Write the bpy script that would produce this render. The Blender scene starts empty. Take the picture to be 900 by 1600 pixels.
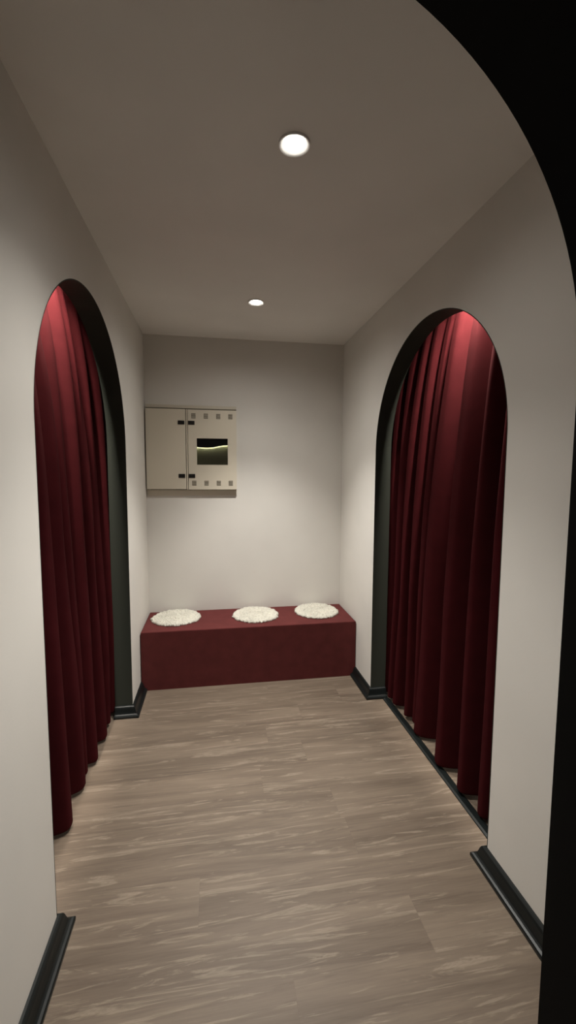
import bpy, bmesh, math, random
from mathutils import Matrix, Vector, noise

PI = math.pi
SC = bpy.context.scene
COL = SC.collection
random.seed(7)

# ------------------------------------------------------------------ camera
F_PX = 675.96
YAW, PITCH, ROLL = 0.1663, -0.0869, 0.0049
cam_d = bpy.data.cameras.new('camera')
cam = bpy.data.objects.new('camera', cam_d)
COL.objects.link(cam)
fw = Vector((math.sin(YAW)*math.cos(PITCH), math.cos(YAW)*math.cos(PITCH), math.sin(PITCH)))
rt = Vector((math.cos(YAW), -math.sin(YAW), 0))
up = rt.cross(fw)
r2 = math.cos(ROLL)*rt + math.sin(ROLL)*up
u2 = -math.sin(ROLL)*rt + math.cos(ROLL)*up
m = Matrix.Identity(4)
for i in range(3):
    m[i][0], m[i][1], m[i][2] = r2[i], u2[i], -fw[i]
m[2][3] = 1.45
cam.matrix_world = m
cam_d.sensor_fit = 'VERTICAL'
cam_d.sensor_height = 24.0
cam_d.lens = F_PX/1600*24.0
cam_d.clip_start = 0.02
SC.camera = cam

# ------------------------------------------------------------------ world, exposure
wd = bpy.data.worlds.new('world')
SC.world = wd
wd.use_nodes = True
wd.node_tree.nodes['Background'].inputs[0].default_value = (1.0, 0.93, 0.86, 1)
wd.node_tree.nodes['Background'].inputs[1].default_value = 0.012
SC.view_settings.view_transform = 'Standard'
SC.view_settings.look = 'None'
SC.view_settings.gamma = 1.0
SC.view_settings.exposure = 0.0
SC.view_settings.use_curve_mapping = False

# ------------------------------------------------------------------ lights
WARM = (1.0, 0.965, 0.90)


def light_obj(name, data, loc, rot=(0, 0, 0)):
    o = bpy.data.objects.new(name, data)
    o.location = loc
    o.rotation_euler = rot
    COL.objects.link(o)
    return o


def curtain_light(name, x, tilt, power, y0, y1, yc=None):
    d = bpy.data.lights.new(name, 'AREA')
    d.shape = 'RECTANGLE'
    d.size = 0.018
    d.size_y = y1 - y0
    d.energy = power
    d.color = (1.0, 0.92, 0.82)
    d.spread = math.radians(150)
    return light_obj(name, d, (x, (y0+y1)/2, 2.435), (0, tilt, 0))


# fitting-room strip lamps above the curtain heads, behind the side walls
curtain_light('curtain_lamp_left', -0.6175, 0.0, 30.0, 1.55, 2.00)
curtain_light('curtain_lamp_right', 1.1035, 0.0, 27.0, 1.70, 1.83)
# the lamps of the two fitting rooms behind the curtains
for nm, lx in (('fitting_room_lamp_left', -1.15), ('fitting_room_lamp_right', 1.65)):
    d = bpy.data.lights.new(nm, 'AREA')
    d.shape = 'DISK'
    d.size = 0.15
    d.energy = 6.0
    d.color = WARM
    light_obj(nm, d, (lx, 2.0, 2.43))
# unseen fill added behind the camera to lift the near floor and walls
d = bpy.data.lights.new('foyer_fill', 'AREA')
d.shape = 'RECTANGLE'
d.size = 1.2
d.size_y = 0.6
d.energy = 8.0
d.color = (1.0, 0.93, 0.86)
light_obj('foyer_fill', d, (0.0, -0.9, 2.40), (math.radians(35), 0, 0))

# ------------------------------------------------------------------ dimensions
XL, XR = -0.5038, 0.9897
YB = 3.3307
ZC = 2.4484
YF = 0.55            # far face of the entrance wall
WT = 0.10            # side wall thickness
ARCH_L = dict(y0=1.3471, y1=2.6128, zs=1.6027, rz=0.5884)
ARCH_R = dict(y0=1.3607, y1=2.5940, zs=1.5964, rz=0.5932)
BENCH_Y, BENCH_Z = 2.9017, 0.4027
OX0, OX1 = -1.55, 2.05   # outer extent of the fitting rooms


# ------------------------------------------------------------------ materials
def mat(name, color, rough=0.6, spec=0.5, **kw):
    M = bpy.data.materials.new(name)
    M.use_nodes = True
    b = M.node_tree.nodes['Principled BSDF']
    b.inputs['Base Color'].default_value = (*color, 1)
    b.inputs['Roughness'].default_value = rough
    b.inputs['Specular IOR Level'].default_value = spec
    for k, v in kw.items():
        b.inputs[k].default_value = v
    return M


def nd(M, t, **kw):
    n = M.node_tree.nodes.new(t)
    for k, v in kw.items():
        setattr(n, k, v)
    return n


def lk(M, a, b):
    M.node_tree.links.new(a, b)


def bsdf(M):
    return M.node_tree.nodes['Principled BSDF']


def coords(M, scale=(1, 1, 1), loc=(0, 0, 0), rot=(0, 0, 0), src='Object'):
    tc = nd(M, 'ShaderNodeTexCoord')
    mp = nd(M, 'ShaderNodeMapping')
    mp.inputs['Scale'].default_value = scale
    mp.inputs['Location'].default_value = loc
    mp.inputs['Rotation'].default_value = rot
    lk(M, tc.outputs[src], mp.inputs[0])
    return mp.outputs[0]


def noise_tex(M, vec, scale, detail=4, rough=0.5, dist=0.0):
    n = nd(M, 'ShaderNodeTexNoise')
    n.inputs['Scale'].default_value = scale
    n.inputs['Detail'].default_value = detail
    n.inputs['Roughness'].default_value = rough
    n.inputs['Distortion'].default_value = dist
    lk(M, vec, n.inputs['Vector'])
    return n.outputs['Fac']


def ramp(M, fac, stops):
    r = nd(M, 'ShaderNodeValToRGB')
    el = r.color_ramp.elements
    while len(el) < len(stops):
        el.new(0.5)
    for e, (p, c) in zip(el, stops):
        e.position = p
        e.color = (*c, 1) if len(c) == 3 else c
    lk(M, fac, r.inputs[0])
    return r.outputs[0]


def mixc(M, fac, a, b, mode='MIX'):
    n = nd(M, 'ShaderNodeMix', data_type='RGBA', blend_type=mode)
    for sock, v in ((n.inputs[0], fac), (n.inputs[6], a), (n.inputs[7], b)):
        if hasattr(v, 'node'):
            lk(M, v, sock)
        elif isinstance(v, (int, float)):
            sock.default_value = v
        else:
            sock.default_value = (*v, 1)
    return n.outputs[2]


def bump(M, h, strength, dist=0.002):
    b = nd(M, 'ShaderNodeBump')
    b.inputs['Strength'].default_value = strength
    b.inputs['Distance'].default_value = dist
    lk(M, h, b.inputs['Height'])
    lk(M, b.outputs[0], bsdf(M).inputs['Normal'])


def math_n(M, op, a, b=None, c=None):
    n = nd(M, 'ShaderNodeMath', operation=op)
    for s, v in zip(n.inputs, (a, b, c)):
        if v is None:
            continue
        if hasattr(v, 'node'):
            lk(M, v, s)
        else:
            s.default_value = v
    return n.outputs[0]


def paint(name, color):
    M = mat(name, color, 0.85, 0.25)
    v = coords(M)
    n = noise_tex(M, v, 2.2, 3)
    c = ramp(M, n, [(0.3, tuple(x*0.96 for x in color)), (0.7, tuple(min(1, x*1.03) for x in color))])
    lk(M, c, bsdf(M).inputs['Base Color'])
    bump(M, noise_tex(M, v, 160, 3), 0.10, 0.0015)
    return M


M_WALL = paint('wall_paint', (0.70, 0.675, 0.63))
M_CEIL = paint('ceiling_paint', (0.80, 0.77, 0.73))
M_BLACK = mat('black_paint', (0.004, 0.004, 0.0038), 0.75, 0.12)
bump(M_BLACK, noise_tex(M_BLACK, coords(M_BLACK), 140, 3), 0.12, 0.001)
M_JAMB = mat('dark_green_black_paint', (0.040, 0.044, 0.036), 0.7, 0.08)
bump(M_JAMB, noise_tex(M_JAMB, coords(M_JAMB), 120, 3), 0.15, 0.001)
M_BASE = mat('black_baseboard_gloss', (0.006, 0.008, 0.008), 0.34, 0.36)
bump(M_BASE, noise_tex(M_BASE, coords(M_BASE), 90, 2), 0.05, 0.001)


def floor_mat():
    M = mat('oak_vinyl_planks', (0.3, 0.22, 0.16), 0.5, 0.35)
    base = coords(M)
    sep = nd(M, 'ShaderNodeSeparateXYZ')
    lk(M, base, sep.inputs[0])
    PWD, PLN = 0.184, 1.22
    row = math_n(M, 'FLOOR', math_n(M, 'DIVIDE', sep.outputs[1], PWD))
    wn = nd(M, 'ShaderNodeTexWhiteNoise', noise_dimensions='1D')
    lk(M, row, wn.inputs['W'])
    xs = math_n(M, 'ADD', math_n(M, 'DIVIDE', sep.outputs[0], PLN), math_n(M, 'MULTIPLY', wn.outputs['Value'], 7.0))
    colm = math_n(M, 'FLOOR', xs)
    wn2 = nd(M, 'ShaderNodeTexWhiteNoise', noise_dimensions='2D')
    cmb = nd(M, 'ShaderNodeCombineXYZ')
    lk(M, row, cmb.inputs[0])
    lk(M, colm, cmb.inputs[1])
    lk(M, cmb.outputs[0], wn2.inputs['Vector'])
    pid = wn2.outputs['Value']
    # per-plank offset of the grain
    off = nd(M, 'ShaderNodeCombineXYZ')
    lk(M, math_n(M, 'MULTIPLY', pid, 37.0), off.inputs[0])
    lk(M, math_n(M, 'MULTIPLY', pid, 91.0), off.inputs[1])
    va = nd(M, 'ShaderNodeVectorMath', operation='ADD')
    lk(M, base, va.inputs[0])
    lk(M, off.outputs[0], va.inputs[1])

    def sc(x, y):
        s = nd(M, 'ShaderNodeVectorMath', operation='MULTIPLY')
        s.inputs[1].default_value = (x, y, 1)
        lk(M, va.outputs[0], s.inputs[0])
        return s.outputs[0]
    broad = noise_tex(M, sc(0.8, 9), 1.0, 4, 0.6, 0.9)
    streak = noise_tex(M, sc(2.0, 32), 1.0, 6, 0.70, 0.8)
    vein = noise_tex(M, sc(2.2, 26), 1.0, 5, 0.66, 1.6)
    fine = noise_tex(M, sc(8, 150), 1.0, 3, 0.6, 0.3)
    c = ramp(M, broad, [(0.28, (0.098, 0.072, 0.052)), (0.5, (0.142, 0.107, 0.079)), (0.72, (0.188, 0.145, 0.108))])
    light = ramp(M, vein, [(0.55, (0, 0, 0)), (0.63, (1, 1, 1)), (0.66, (0.5, 0.5, 0.5)), (0.75, (0.1, 0.1, 0.1))])
    c = mixc(M, math_n(M, 'MULTIPLY', light, 0.45), c, (0.34, 0.28, 0.215))
    dark = ramp(M, streak, [(0.30, (1, 1, 1)), (0.45, (0, 0, 0))])
    c = mixc(M, math_n(M, 'MULTIPLY', dark, 0.55), c, (0.075, 0.054, 0.040))
    f2 = ramp(M, fine, [(0.3, (0.90, 0.90, 0.90)), (0.7, (1.07, 1.07, 1.07))])
    c = mixc(M, 1.0, c, f2, 'MULTIPLY')
    tone = math_n(M, 'MULTIPLY_ADD', pid, 0.07, 0.965)
    cc = nd(M, 'ShaderNodeCombineXYZ')
    for i in range(3):
        lk(M, tone, cc.inputs[i])
    c = mixc(M, 1.0, c, cc.outputs[0], 'MULTIPLY')
    # thin plank joints
    fy = math_n(M, 'FRACT', math_n(M, 'DIVIDE', sep.outputs[1], PWD))
    fx = math_n(M, 'FRACT', xs)
    jy = math_n(M, 'LESS_THAN', fy, 0.006)
    jx = math_n(M, 'LESS_THAN', fx, 0.0014)
    j = math_n(M, 'MAXIMUM', jy, jx)
    c = mixc(M, math_n(M, 'MULTIPLY', j, 0.30), c, (0.10, 0.072, 0.055))
    lk(M, c, bsdf(M).inputs['Base Color'])
    bump(M, streak, 0.10, 0.001)
    return M


M_FLOOR = floor_mat()


def cloth(name, color, sheen=0.0, rough=0.9, weave=900, spec=0.15):
    M = mat(name, color, rough, spec)
    b = bsdf(M)
    b.inputs['Sheen Weight'].default_value = sheen
    b.inputs['Sheen Roughness'].default_value = 0.45
    b.inputs['Sheen Tint'].default_value = (*[min(1, c*2+0.1) for c in color], 1)
    v = coords(M)
    n = noise_tex(M, v, 14, 4)
    c = ramp(M, n, [(0.3, tuple(x*0.9 for x in color)), (0.7, tuple(min(1, x*1.1) for x in color))])
    lk(M, c, b.inputs['Base Color'])
    bump(M, noise_tex(M, v, weave, 2), 0.12, 0.0008)
    return M


M_CURT = cloth('burgundy_velvet', (0.042, 0.0058, 0.0070), sheen=0.0, spec=0.04)
M_BENCH = cloth('burgundy_upholstery', (0.102, 0.023, 0.022), sheen=0.07)
M_CUSH = cloth('cream_boucle', (0.56, 0.54, 0.47), sheen=0.15, weave=500)
M_CAB = mat('cream_enamel', (0.62, 0.565, 0.46), 0.5, 0.4)
bump(M_CAB, noise_tex(M_CAB, coords(M_CAB), 260, 2), 0.05, 0.0006)
M_CABFRAME = mat('cream_enamel_frame', (0.60, 0.55, 0.46), 0.6, 0.3)
bump(M_CABFRAME, noise_tex(M_CABFRAME, coords(M_CABFRAME), 40, 3), 0.25, 0.002)
M_DARK = mat('dark_plastic', (0.008, 0.007, 0.006), 0.4, 0.4)
bump(M_DARK, noise_tex(M_DARK, coords(M_DARK), 200, 2), 0.05, 0.0005)
M_SLOT_AND_SHADE = mat('vent_slot_and_gap_shade_grey', (0.11, 0.095, 0.07), 0.8, 0.2)  # vent slots, and the painted-in shade of the door gaps
bump(M_SLOT_AND_SHADE, noise_tex(M_SLOT_AND_SHADE, coords(M_SLOT_AND_SHADE), 200, 2), 0.05, 0.0005)
M_INNER = mat('olive_inner_panel', (0.15, 0.15, 0.105), 0.6, 0.3)
bump(M_INNER, noise_tex(M_INNER, coords(M_INNER), 60, 2), 0.05, 0.0005)
M_TRIM = mat('white_lamp_trim', (0.85, 0.83, 0.80), 0.4, 0.4)
bump(M_TRIM, noise_tex(M_TRIM, coords(M_TRIM), 200, 2), 0.03, 0.0005)


def emit(name, color, strength):
    M = bpy.data.materials.new(name)
    M.use_nodes = True
    b = bsdf(M)
    b.inputs['Base Color'].default_value = (0.8, 0.8, 0.8, 1)
    b.inputs['Emission Color'].default_value = (*color, 1)
    b.inputs['Emission Strength'].default_value = strength
    return M


M_LENS = emit('lit_lamp_lens', (1.0, 0.96, 0.88), 14.0)
M_GLOW = emit('pale_reflection_glow', (1.0, 0.98, 0.68), 45.0)  # emission stands in for a reflection on the cabinet window


def glass():
    M = bpy.data.materials.new('clear_window_plastic')
    M.use_nodes = True
    nt = M.node_tree
    for n in list(nt.nodes):
        nt.nodes.remove(n)
    out = nd(M, 'ShaderNodeOutputMaterial')
    mx = nd(M, 'ShaderNodeMixShader')
    tr = nd(M, 'ShaderNodeBsdfTransparent')
    gl = nd(M, 'ShaderNodeBsdfGlossy')
    gl.inputs['Roughness'].default_value = 0.05
    fr = nd(M, 'ShaderNodeFresnel')
    fr.inputs['IOR'].default_value = 1.45
    lk(M, fr.outputs[0], mx.inputs[0])
    lk(M, tr.outputs[0], mx.inputs[1])
    lk(M, gl.outputs[0], mx.inputs[2])
    lk(M, mx.outputs[0], out.inputs[0])
    return M


M_GLASS = glass()


# ------------------------------------------------------------------ mesh helpers
def link_mesh(name, bm, material, parent=None, smooth=False, kind=None):
    me = bpy.data.meshes.new(name)
    bmesh.ops.recalc_face_normals(bm, faces=bm.faces)
    bm.to_mesh(me)
    bm.free()
    if smooth:
        for p in me.polygons:
            p.use_smooth = True
    mats = material if isinstance(material, (list, tuple)) else [material]
    for x in mats:
        me.materials.append(x)
    o = bpy.data.objects.new(name, me)
    COL.objects.link(o)
    if parent:
        o.parent = parent
    if kind:
        o['kind'] = kind
    return o


def tag(o, label, cat, group=None):
    o['label'] = label
    o['category'] = cat
    if group:
        o['group'] = group
    return o


def empty(name, loc, label, cat, group=None):
    o = bpy.data.objects.new(name, None)
    o.location = loc
    o.empty_display_size = 0.05
    COL.objects.link(o)
    return tag(o, label, cat, group)


def box(bm, x0, x1, y0, y1, z0, z1, bev=0.0, seg=2):
    vs = [bm.verts.new((x, y, z)) for x in (x0, x1) for y in (y0, y1) for z in (z0, z1)]
    q = [(0, 1, 3, 2), (4, 6, 7, 5), (0, 4, 5, 1), (2, 3, 7, 6), (0, 2, 6, 4), (1, 5, 7, 3)]
    fs = [bm.faces.new([vs[i] for i in f]) for f in q]
    if bev > 0:
        es = list({e for f in fs for e in f.edges})
        bmesh.ops.bevel(bm, geom=es, offset=bev, segments=seg, profile=0.5, affect='EDGES')


def lathe(bm, prof, cx=0, cy=0, n=48, cap0=False, cap1=False):
    rings = []
    for r, z in prof:
        rings.append([bm.verts.new((cx+r*math.cos(2*PI*i/n), cy+r*math.sin(2*PI*i/n), z)) for i in range(n)])
    for a, b in zip(rings, rings[1:]):
        for i in range(n):
            bm.faces.new((a[i], a[(i+1) % n], b[(i+1) % n], b[i]))
    if cap0:
        bm.faces.new(rings[0])
    if cap1:
        bm.faces.new(rings[-1])


# ------------------------------------------------------------------ structure
def arch_outline(A, n=64, grow=0.0, z0=0.0):
    """opening outline in (y, z): up the near jamb, over the top, down the far jamb"""
    c, r = (A['y0']+A['y1'])/2, (A['y1']-A['y0'])/2 + grow
    rz = A['rz'] + grow
    pts = [(c-r, z0), (c-r, A['zs']*0.5)]
    pts += [(c-r*math.cos(PI*i/n), A['zs']+rz*math.sin(PI*i/n)) for i in range(n+1)]
    pts += [(c+r, A['zs']*0.5), (c+r, z0)]
    return pts


def arch_wall(bm, A, u0, u1, top, w0, w1, put, grow=0.0):
    """solid wall with an arched opening; put(u, w, z) places a point (w = thickness axis)"""
    pts = arch_outline(A, grow=grow)
    layers = []
    for w in (w0, w1):
        inner = [bm.verts.new(put(u, w, z)) for u, z in pts]
        outer = []
        n = len(pts)
        for k, (u, z) in enumerate(pts):
            if k in (0, 1):
                p = (u0, z)
            elif k in (n-2, n-1):
                p = (u1, z)
            elif k == 2:
                p = (u0, z)
            elif k == n-3:
                p = (u1, z)
            else:
                p = (u, top)
            outer.append(bm.verts.new(put(p[0], w, p[1])))
        cl = bm.verts.new(put(u0, w, top))
        cr = bm.verts.new(put(u1, w, top))
        for k in range(n-1):
            if k == 2:
                bm.faces.new((inner[k], inner[k+1], outer[k+1], cl, outer[k]))
            elif k == n-4:
                bm.faces.new((inner[k], inner[k+1], outer[k+1], cr, outer[k]))
            else:
                bm.faces.new((inner[k], inner[k+1], outer[k+1], outer[k]))
        ring = outer[:3] + [cl] + outer[3:n-3] + [cr] + outer[n-3:]
        layers.append((inner, ring))
    for j in (0, 1):
        a, b = layers[0][j], layers[1][j]
        for k in range(len(a)-1):
            bm.faces.new((a[k], a[k+1], b[k+1], b[k]))
    for s in (0, -1):
        bm.faces.new((layers[0][0][s], layers[0][1][s], layers[1][1][s], layers[1][0][s]))


def lining(bm, A, w0, w1, put, t):
    """the painted shell that lines an arched opening"""
    inn, out = arch_outline(A), arch_outline(A, grow=t)
    L = []
    for w in (w0, w1):
        L.append(([bm.verts.new(put(u, w, z)) for u, z in inn], [bm.verts.new(put(u, w, z)) for u, z in out]))
    n = len(inn)
    for k in range(n-1):
        for a, b in ((L[0][0], L[1][0]), (L[0][1], L[1][1]), (L[0][0], L[0][1]), (L[1][0], L[1][1])):
            bm.faces.new((a[k], a[k+1], b[k+1], b[k]))
    for s in (0, -1):
        bm.faces.new((L[0][0][s], L[0][1][s], L[1][1][s], L[1][0][s]))


def side(u, w, z):
    return (w, u, z)


T_LIN = 0.004
bm = bmesh.new()
arch_wall(bm, ARCH_L, YF, YB, ZC, XL, XL-WT, side, grow=T_LIN)
link_mesh('wall_left', bm, M_WALL, kind='structure')
bm = bmesh.new()
arch_wall(bm, ARCH_R, YF, YB, ZC, XR, XR+WT, side, grow=T_LIN)
link_mesh('wall_right', bm, M_WALL, kind='structure')
bm = bmesh.new()
lining(bm, ARCH_L, XL, XL-WT, side, T_LIN)
link_mesh('trim_1', bm, M_JAMB, kind='structure')
bm = bmesh.new()
lining(bm, ARCH_R, XR, XR+WT, side, T_LIN)
link_mesh('trim_2', bm, M_JAMB, kind='structure')

bm = bmesh.new()
box(bm, OX0, OX1, YB, YB+0.1, 0, ZC)
link_mesh('wall_back', bm, M_WALL, kind='structure')

# entrance wall with its black arched doorway, the camera stands in front of it
ARCH_F = dict(y0=-0.4835, y1=0.5065, zs=1.594, rz=0.497)
bm = bmesh.new()
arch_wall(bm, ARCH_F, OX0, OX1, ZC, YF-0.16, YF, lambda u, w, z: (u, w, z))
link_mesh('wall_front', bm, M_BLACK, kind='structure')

# fitting-room shells behind the curtains
for nm, xa, xb in (('wall_far_left', OX0-0.08, OX0), ('wall_far_right', OX1, OX1+0.08)):
    bm = bmesh.new()
    box(bm, xa, xb, YF, YB+0.1, 0, ZC)
    link_mesh(nm, bm, M_WALL, kind='structure')

bm = bmesh.new()
box(bm, OX0-0.08, OX1+0.08, -1.3, YB+0.1, -0.06, 0.0)
link_mesh('floor', bm, M_FLOOR, kind='structure')

# ceiling with two round cut-outs for the downlights
LAMPS = [(0.246, 1.382), (0.244, 2.612)]
R_HOLE = 0.040


def ceiling():
    bm = bmesh.new()
    x0, x1, y0, y1 = OX0-0.08, OX1+0.08, -1.3, YB+0.1
    hx = 0.245
    s = 0.12
    ys = [y0] + [v for _, cy in LAMPS for v in (cy-s, cy+s)] + [y1]
    xs = [x0, hx-s, hx+s, x1]
    for i in range(3):
        for j in range(len(ys)-1):
            if i == 1 and j in (1, 3):
                cx, cy = LAMPS[0 if j == 1 else 1]
                n = 48
                inner, outer, top = [], [], []
                for k in range(n):
                    a = 2*PI*k/n
                    ca, sa = math.cos(a), math.sin(a)
                    q = s/max(abs(ca), abs(sa))
                    inner.append(bm.verts.new((cx+R_HOLE*ca, cy+R_HOLE*sa, ZC)))
                    top.append(bm.verts.new((cx+R_HOLE*ca, cy+R_HOLE*sa, ZC+0.06)))
                    outer.append(bm.verts.new((hx+q*ca, cy+q*sa, ZC)))
                for k in range(n):
                    k2 = (k+1) % n
                    bm.faces.new((inner[k], inner[k2], outer[k2], outer[k]))
                    bm.faces.new((inner[k], inner[k2], top[k2], top[k]))
                bm.faces.new(top)
            else:
                vs = [bm.verts.new(p) for p in ((xs[i], ys[j], ZC), (xs[i+1], ys[j], ZC), (xs[i+1], ys[j+1], ZC), (xs[i], ys[j+1], ZC))]
                bm.faces.new(vs)
    bmesh.ops.remove_doubles(bm, verts=bm.verts, dist=1e-5)
    # upper face of the slab
    vs = [bm.verts.new(p) for p in ((x0, y0, ZC+0.1), (x1, y0, ZC+0.1), (x1, y1, ZC+0.1), (x0, y1, ZC+0.1))]
    bm.faces.new(vs)
    return bm


link_mesh('ceiling', ceiling(), M_CEIL, kind='structure')

# baseboards: a moulded profile swept along the wall and round the arch corners
PROF = [(0.0, 0.0), (0.041, 0.0), (0.041, 0.010), (0.038, 0.014), (0.031, 0.017), (0.026, 0.021), (0.0225, 0.028),
        (0.019, 0.040), (0.0165, 0.050), (0.0125, 0.058), (0.007, 0.0625), (0.0, 0.0640)]


def sweep(bm, path, sgn):
    """path of (x, y); the profile grows to the side sgn of the direction of travel"""
    rings = []
    n = len(path)
    for i, p in enumerate(path):
        p = Vector(p)
        ds = []
        if i > 0:
            ds.append((p-Vector(path[i-1])).normalized())
        if i < n-1:
            ds.append((Vector(path[i+1])-p).normalized())
        ns = [Vector((d.y, -d.x))*sgn for d in ds]
        nn = ns[0] if len(ns) == 1 else (ns[0]+ns[1])/(1+ns[0].dot(ns[1]))
        rings.append([bm.verts.new((p.x+nn.x*d, p.y+nn.y*d, z)) for d, z in PROF])
    k = len(PROF)
    for a, b in zip(rings, rings[1:]):
        for j in range(k):
            bm.faces.new((a[j], a[(j+1) % k], b[(j+1) % k], b[j]))
    bm.faces.new(rings[0])
    bm.faces.new(rings[-1])


for nm, x, sgn, A in (('left', XL, 1, ARCH_L), ('right', XR, -1, ARCH_R)):
    back = x - WT*sgn
    for tag_, path in (('near', [(x, YF), (x, A['y0']), (back, A['y0'])]),
                       ('far', [(back, A['y1']), (x, A['y1']), (x, BENCH_Y)])):
        bm = bmesh.new()
        sweep(bm, path, sgn)
        link_mesh('baseboard_%s_%s' % (nm, tag_), bm, M_BASE, kind='structure')

# black threshold strip on the floor at the back of the right opening
bm = bmesh.new()
y0, y1 = ARCH_R['y0']+0.0415, ARCH_R['y1']-0.0415
pr = [(1.058, 0.0), (1.060, 0.004), (1.068, 0.008), (1.092, 0.008), (1.100, 0.004), (1.102, 0.0)]
a = [bm.verts.new((px, y0, pz)) for px, pz in pr]
b = [bm.verts.new((px, y1, pz)) for px, pz in pr]
for k in range(len(pr)):
    k2 = (k+1) % len(pr)
    bm.faces.new((a[k], a[k2], b[k2], b[k]))
bm.faces.new(a)
bm.faces.new(b)
link_mesh('trim_3', bm, M_BASE, kind='structure')


# ------------------------------------------------------------------ bench
def rounded_box_obj(name, x0, x1, y0, y1, z0, z1, bev, material, parent=None):
    bm = bmesh.new()
    box(bm, x0, x1, y0, y1, z0, z1, bev, 3)
    return link_mesh(name, bm, material, parent, smooth=False)


bx0, bx1 = XL+0.006, XR-0.005
cxb = (bx0+bx1)/2
bench = empty('bench', (cxb, (BENCH_Y+YB)/2, 0), 'long low burgundy box bench fitted wall to wall at the end of the passage', 'bench')
dx, dy = (bx1-bx0)/2, (YB-BENCH_Y)/2
rounded_box_obj('bench_body', -dx, dx, -dy, dy-0.002, 0.0, BENCH_Z-0.030, 0.0, M_BENCH, bench)
bm = bmesh.new()
box(bm, -dx, dx, -dy, dy-0.002, BENCH_Z-0.030, BENCH_Z)
es = [e for e in bm.edges if all(v.co.z > BENCH_Z-0.01 for v in e.verts)]
bmesh.ops.bevel(bm, geom=es, offset=0.007, segments=3, profile=0.5, affect='EDGES')
link_mesh('seat_top', bm, M_BENCH, bench)


# ------------------------------------------------------------------ cushions
def cushion_mesh(seed, ra, rb):
    rnd = random.Random(seed)
    sp = 0.0155
    pts = []
    ny = int(0.22/sp)
    for j in range(-ny, ny+1):
        for i in range(-ny, ny+1):
            px = (i+0.5*(j % 2))*sp + rnd.uniform(-.0035, .0035)
            py = j*sp*0.87 + rnd.uniform(-.0035, .0035)
            if (px/ra)**2+(py/rb)**2 < 1.05:
                pts.append((px, py, rnd.uniform(0.0065, 0.0100), rnd.uniform(0.55, 1.35)))
    cells = {}
    for p in pts:
        cells.setdefault((int(p[0]//sp), int(p[1]//sp)), []).append(p)

    def nub(x, y):
        h = 0.0
        cx, cy = int(x//sp), int(y//sp)
        for ii in (-1, 0, 1):
            for jj in (-1, 0, 1):
                for px, py, r, k in cells.get((cx+ii, cy+jj), ()):
                    d2 = ((x-px)**2+(y-py)**2)/(r*r)
                    if d2 < 1:
                        h = max(h, math.sqrt(1-d2)*k*0.0105)
        return h
    NR, NA = 62, 300
    bm = bmesh.new()
    rings = []
    for i in range(NR+1):
        t = i/NR
        ring = []
        for k in range(NA):
            a = 2*PI*k/NA
            w = 1 + 0.022*noise.noise((3*math.cos(a), 3*math.sin(a), seed*3.1))
            w += (0.05*noise.noise((20*math.cos(a), 26*math.sin(a), seed*5.7)) + 0.06*noise.noise((48*math.cos(a), 55*math.sin(a), seed)))*t**6
            x, y = ra*w*t*math.cos(a), rb*w*t*math.sin(a)
            e = max(0.0, 1-t**7)
            z = 0.005 + 0.014*math.sqrt(e) + 0.004*noise.noise((x*9, y*9, seed)) * e + nub(x, y)*(0.4+0.6*math.sqrt(e))
            ring.append(bm.verts.new((x, y, z)))
            if i == 0:
                break
        rings.append(ring)
    for k in range(NA):
        bm.faces.new((rings[0][0], rings[1][k], rings[1][(k+1) % NA]))
    for a, b in zip(rings[1:], rings[2:]):
        for k in range(NA):
            k2 = (k+1) % NA
            bm.faces.new((a[k], b[k], b[k2], a[k2]))
    low = [bm.verts.new((v.co.x*0.985, v.co.y*0.985, 0.0)) for v in rings[-1]]
    for k in range(NA):
        k2 = (k+1) % NA
        bm.faces.new((rings[-1][k], low[k], low[k2], rings[-1][k2]))
    bm.faces.new(low)
    return bm


for seed, (cx, cy, ra, rb, rot, lab) in enumerate((
        (-0.288, 3.150, 0.172, 0.168, 0.3, 'round cream nubbly seat pad on the left end of the burgundy bench'),
        (0.286, 3.130, 0.168, 0.170, 1.4, 'round cream nubbly seat pad in the middle of the burgundy bench'),
        (0.752, 3.150, 0.164, 0.172, 2.6, 'round cream nubbly seat pad on the right end of the burgundy bench'))):
    o = link_mesh('seat_pad', cushion_mesh(seed+1, ra, rb), M_CUSH, smooth=True)
    o.location = (cx, cy, BENCH_Z)
    tag(o, lab, 'seat pad', 'round cream seat pads on the bench')


# ------------------------------------------------------------------ electrical cabinet
cab = empty('electrical_cabinet', (0, YB, 1.62), 'cream metal wall cabinet with two doors and a small dark window above the bench', 'cabinet')
cab_o = Vector((0, YB, 1.62))


def cpart(name, boxes, material, parent=cab, bev=0.0):
    """boxes in absolute x, depth from the back wall, absolute z"""
    bm = bmesh.new()
    for x0, x1, d0, d1, z0, z1 in boxes:
        box(bm, x0, x1, -d1, -d0, z0-1.62, z1-1.62, bev)
    return link_mesh(name, bm, material, parent)


FX0, FX1 = -0.496, 0.160
OUT = [(FX0, FX1, 0.0, 0.008, 1.931, 1.954), (FX0, FX1, 0.0, 0.008, 1.288, 1.331),
       (FX0, -0.470, 0.0, 0.008, 1.334, 1.921), (0.130, FX1, 0.0, 0.008, 1.334, 1.921)]
cpart('frame', OUT, M_CABFRAME, bev=0.0015)
gs = cpart('gap_shade', [(FX0, FX1, 0.0, 0.006, 1.915, 1.931), (FX0, FX1, 0.0, 0.006, 1.331, 1.340), (-0.2135, -0.1935, 0.0, 0.006, 1.34, 1.915)], M_SLOT_AND_SHADE)  # dark strips put in as the shadow line between doors and frame
cpart('centre_post', [(-0.2085, -0.1985, 0.0, 0.036, 1.334, 1.921)], M_CAB, bev=0.001)
ld = cpart('door', [(-0.494, -0.2125, 0.012, 0.042, 1.3365, 1.9205)], M_CAB, bev=0.0015)
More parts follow.
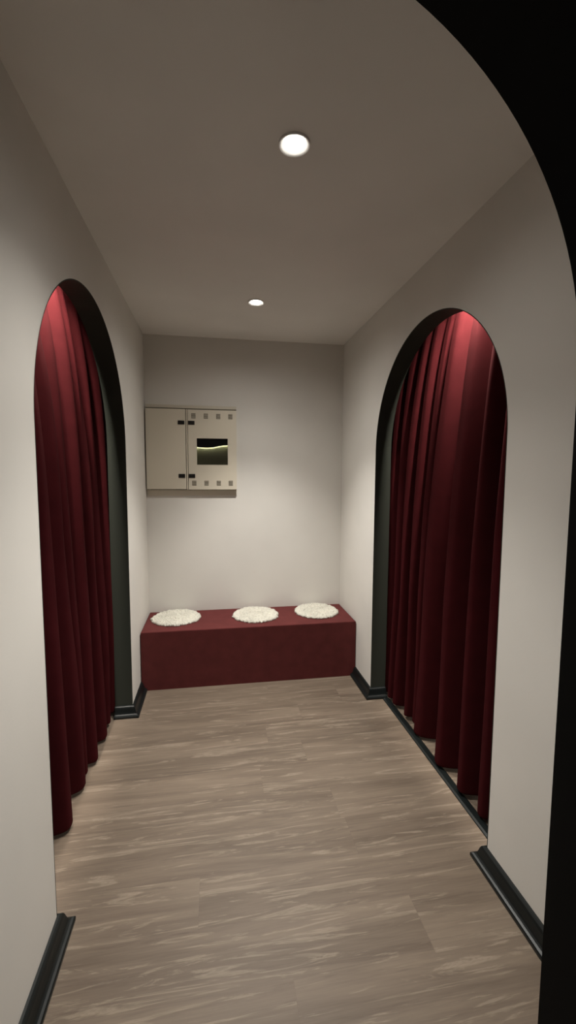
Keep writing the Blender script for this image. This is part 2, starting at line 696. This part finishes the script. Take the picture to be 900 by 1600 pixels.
WX0, WX1, WZ0, WZ1 = -0.133, 0.094, 1.517, 1.712
rd = cpart('door', [(-0.1945, WX0, 0.012, 0.042, 1.3345, 1.919), (WX1, 0.159, 0.012, 0.042, 1.3345, 1.919),
                    (WX0, WX1, 0.012, 0.042, 1.3345, WZ0), (WX0, WX1, 0.012, 0.042, WZ1, 1.919)], M_CAB)
for dr, rects in ((ld, ((-0.267, -0.220, 1.809, 1.837), (-0.266, -0.220, 1.420, 1.449))),
                  (rd, ((-0.193, -0.147, 1.809, 1.837), (-0.193, -0.147, 1.420, 1.449)))):
    for x0, x1, z0, z1 in rects:
        h = cpart('latch', [(x0, x1, 0.040, 0.0455, z0, z1), (x0+0.006, x1-0.006, 0.0455, 0.0475, z0+0.008, z1-0.008)], M_DARK, dr, bev=0.0008)
        h['label'] = 'black latch'
for cz in (1.873, 1.381):
    for cx in (-0.154, -0.0645, 0.0255, 0.1145):
        bs = []
        for r in range(5):
            zz = cz + (r-2)*0.0078
            bs.append((cx-0.0155, cx+0.0155, 0.0415, 0.0430, zz-0.0022, zz+0.0022))
        bs.append((cx-0.0150, cx-0.0130, 0.0415, 0.0426, cz-0.018, cz+0.018))
        v = cpart('vent', bs, M_SLOT_AND_SHADE, rd)
        v['label'] = 'small louvred vent'
win = cpart('window', [(WX0-0.004, WX1+0.004, 0.016, 0.018, WZ0-0.004, WZ1+0.004)], M_GLASS, rd)
cpart('inner_panel', [(WX0-0.03, WX1+0.03, 0.0005, 0.002, WZ0-0.03, WZ1+0.03)], M_INNER)
# added wavy hood that shapes the strip's glow into an imitated reflection
wave = [(-0.165, 1.652), (-0.135, 1.649), (-0.110, 1.646), (-0.086, 1.644), (-0.060, 1.6435), (-0.034, 1.6445), (-0.002, 1.649),
        (0.030, 1.6565), (0.061, 1.6615), (0.095, 1.6645), (0.125, 1.6655)]
bm = bmesh.new()
lo0 = [bm.verts.new((x, -0.009, z-1.62)) for x, z in wave]
lo1 = [bm.verts.new((x, -0.013, z-1.62)) for x, z in wave]
hi0 = [bm.verts.new((x, -0.009, 1.745-1.62)) for x, z in wave]
hi1 = [bm.verts.new((x, -0.013, 1.745-1.62)) for x, z in wave]
for k in range(len(wave)-1):
    for a, b in ((lo0, lo1), (lo1, hi1), (hi1, hi0), (hi0, lo0)):
        bm.faces.new((a[k], a[k+1], b[k+1], b[k]))
for s in (0, -1):
    bm.faces.new((lo0[s], lo1[s], hi1[s], hi0[s]))
hood = link_mesh('added_glow_hood', bm, M_DARK, cab)
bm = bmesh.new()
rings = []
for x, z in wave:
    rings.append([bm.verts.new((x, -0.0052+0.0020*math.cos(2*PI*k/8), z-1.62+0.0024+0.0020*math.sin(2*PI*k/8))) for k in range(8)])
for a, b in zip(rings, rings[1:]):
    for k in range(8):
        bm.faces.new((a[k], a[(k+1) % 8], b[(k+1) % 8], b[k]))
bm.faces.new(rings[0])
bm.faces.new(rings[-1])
g = link_mesh('reflection_glow_strip', bm, M_GLOW, cab, smooth=True)  # made-up lit strip, its glow imitates a reflection in the pane
g['label'] = 'glowing pale green wavy line imitating a reflection in the cabinet window'


# ------------------------------------------------------------------ downlights
def downlight(cx, cy, label, beams):
    t = empty('downlight', (cx, cy, ZC), label, 'ceiling light', 'round recessed ceiling downlights')
    t.scale = (0.92, 0.92, 0.92)
    bm = bmesh.new()
    lathe(bm, [(0.0365, 0.0005), (0.0375, -0.0005), (0.043, -0.0030), (0.0505, -0.0075), (0.0525, -0.0070), (0.0530, 0.0)], n=56)
    link_mesh('trim_ring', bm, M_TRIM, t, smooth=True)
    bm = bmesh.new()
    lathe(bm, [(0.0368, -0.001), (0.0355, 0.012), (0.034, 0.022)], n=56)
    link_mesh('reflector', bm, M_TRIM, t, smooth=True)
    bm = bmesh.new()
    lathe(bm, [(0.0352, 0.006), (0.0325, -0.001), (0.025, -0.006), (0.014, -0.0085), (0.004, -0.009)], n=56, cap1=True)
    link_mesh('lens', bm, M_LENS, t, smooth=True)
    for nm, (w, ang, tl) in zip(('downlight_beam', 'downlight_spill', 'downlight_haze'), beams):
        d = bpy.data.lights.new(nm, 'SPOT')
        d.energy = w
        d.color = WARM
        d.spot_size = math.radians(ang)
        d.spot_blend = 1.0
        d.shadow_soft_size = 0.03
        o = light_obj(nm, d, (0, 0, -0.02), (0, math.radians(tl), 0))
        o.parent = t
    return t


downlight(LAMPS[0][0], LAMPS[0][1], 'lit round recessed downlight in the ceiling, the larger and nearer one',
          ((122, 80, 3), (58, 116, 9), (10, 165, 0)))
downlight(LAMPS[1][0], LAMPS[1][1], 'lit round recessed downlight in the ceiling, the smaller one near the back wall',
          ((165, 84, -2), (22, 120, -3), (19, 165, 0)))


# ------------------------------------------------------------------ curtains
def curtain(name, xw, sgn, A, ridges, base, amp, label, seed):
    """sgn: +1 the passage lies on the +x side of the curtain (left wall). ridges: (y at z=2.1, y at the hem, depth)"""
    rnd = random.Random(seed)
    bm = bmesh.new()
    ND = 14                     # samples per fold
    zs = [0.0, 0.02, 0.06] + [0.12 + 0.06*i for i in range(39)]
    ztop = ZC - 0.004
    zs = [z for z in zs if z < ztop-0.02] + [ztop]
    n = len(ridges)
    rows = []
    for z in zs:
        t = min(1.15, max(0.0, z/2.1))
        ry = [b+(a-b)*t for a, b, _, _ in ridges]
        row = []
        for i in range(n-1):
            for k in range(ND):
                u = k/ND
                y = ry[i]+(ry[i+1]-ry[i])*u
                d0, d1 = ridges[i][2], ridges[i+1][2]
                s0, s1 = ridges[i][3], ridges[i+1][3]
                c = 0.5+0.5*math.cos(2*PI*u)
                prof = 1-(1-c)**2.0
                w1 = u*u*(3-2*u)
                ridge_d = d0*(1-w1)+d1*w1
                gap = min(1.0, (ry[i+1]-ry[i])/0.16)
                off = amp*(prof-1)*((d0+d1)/2)*gap
                off += (ridge_d-1)*amp*0.35*prof
                off += s0*(1-w1)+s1*w1
                off += 0.007*math.sin(y*58+2.5*noise.noise((y*3, z*0.6, seed)))*max(0.0, t)
                off += 0.010*noise.noise((y*4, z*1.1, seed*2.7))+0.003*noise.noise((y*14, z*2.2, seed*5.1))
                spread = 0.85+0.35*(1-t)          # folds open a little towards the hem
                x = base + sgn*(off*spread + 0.018*max(0.0, 1-t)**1.5 - 0.046*t**6)
                row.append((x, y, z))
        rows.append(row)
    vr = []
    for ri, row in enumerate(rows):
        vv = []
        for ci, (x, y, z) in enumerate(row):
            hem = 0.022 + 0.010*noise.noise((y*5, seed, 0.3))
            zz = hem + (z/ztop)*(ztop-hem)
            vv.append(bm.verts.new((x, y, zz)))
        vr.append(vv)
    for a, b in zip(vr, vr[1:]):
        for k in range(len(a)-1):
            bm.faces.new((a[k], a[k+1], b[k+1], b[k]))
    o = link_mesh(name, bm, M_CURT, smooth=True)
    md = o.modifiers.new('thick', 'SOLIDIFY')
    md.thickness = 0.003
    md.offset = 0
    s = o.modifiers.new('smooth', 'SUBSURF')
    s.levels = 1
    s.render_levels = 1
    return tag(o, label, 'curtain', 'burgundy curtains in the side arches')


RL = [(1.18, 1.16, 1, 0), (1.30, 1.32, 0.9, 0), (1.42, 1.45, 1.1, 0), (1.56, 1.60, 0.9, 0), (1.69, 1.765, 1.1, 0), (1.804, 2.005, 0.95, 0),
      (1.953, 2.09, 0.7, 0), (2.11, 2.175, 1.1, 0), (2.237, 2.385, 1.0, 0), (2.43, 2.51, 0.9, 0), (2.61, 2.635, 1.0, 0.004), (2.76, 2.77, 0.2, 0.040)]
RR = [(1.16, 1.18, 1, 0), (1.28, 1.30, 0.9, 0), (1.40, 1.42, 1.1, 0), (1.53, 1.55, 0.9, 0), (1.652, 1.69, 1.25, 0), (1.814, 1.88, 1.5, 0.0),
      (2.02, 2.15, 1.2, 0), (2.135, 2.235, 0.6, 0), (2.247, 2.31, 0.9, 0), (2.345, 2.45, 1.0, 0), (2.48, 2.53, 0.9, 0), (2.595, 2.62, 1.0, 0.004), (2.75, 2.76, 0.2, 0.040)]
curtain('curtain', XL-WT, 1, ARCH_L, RL, XL-WT-0.014, 0.125, 'burgundy velvet curtain hanging in the arch of the left wall', 3)
curtain('curtain', XR+WT, -1, ARCH_R, RR, XR+WT+0.016, 0.125, 'burgundy velvet curtain hanging in the arch of the right wall, above the black floor strip', 8)
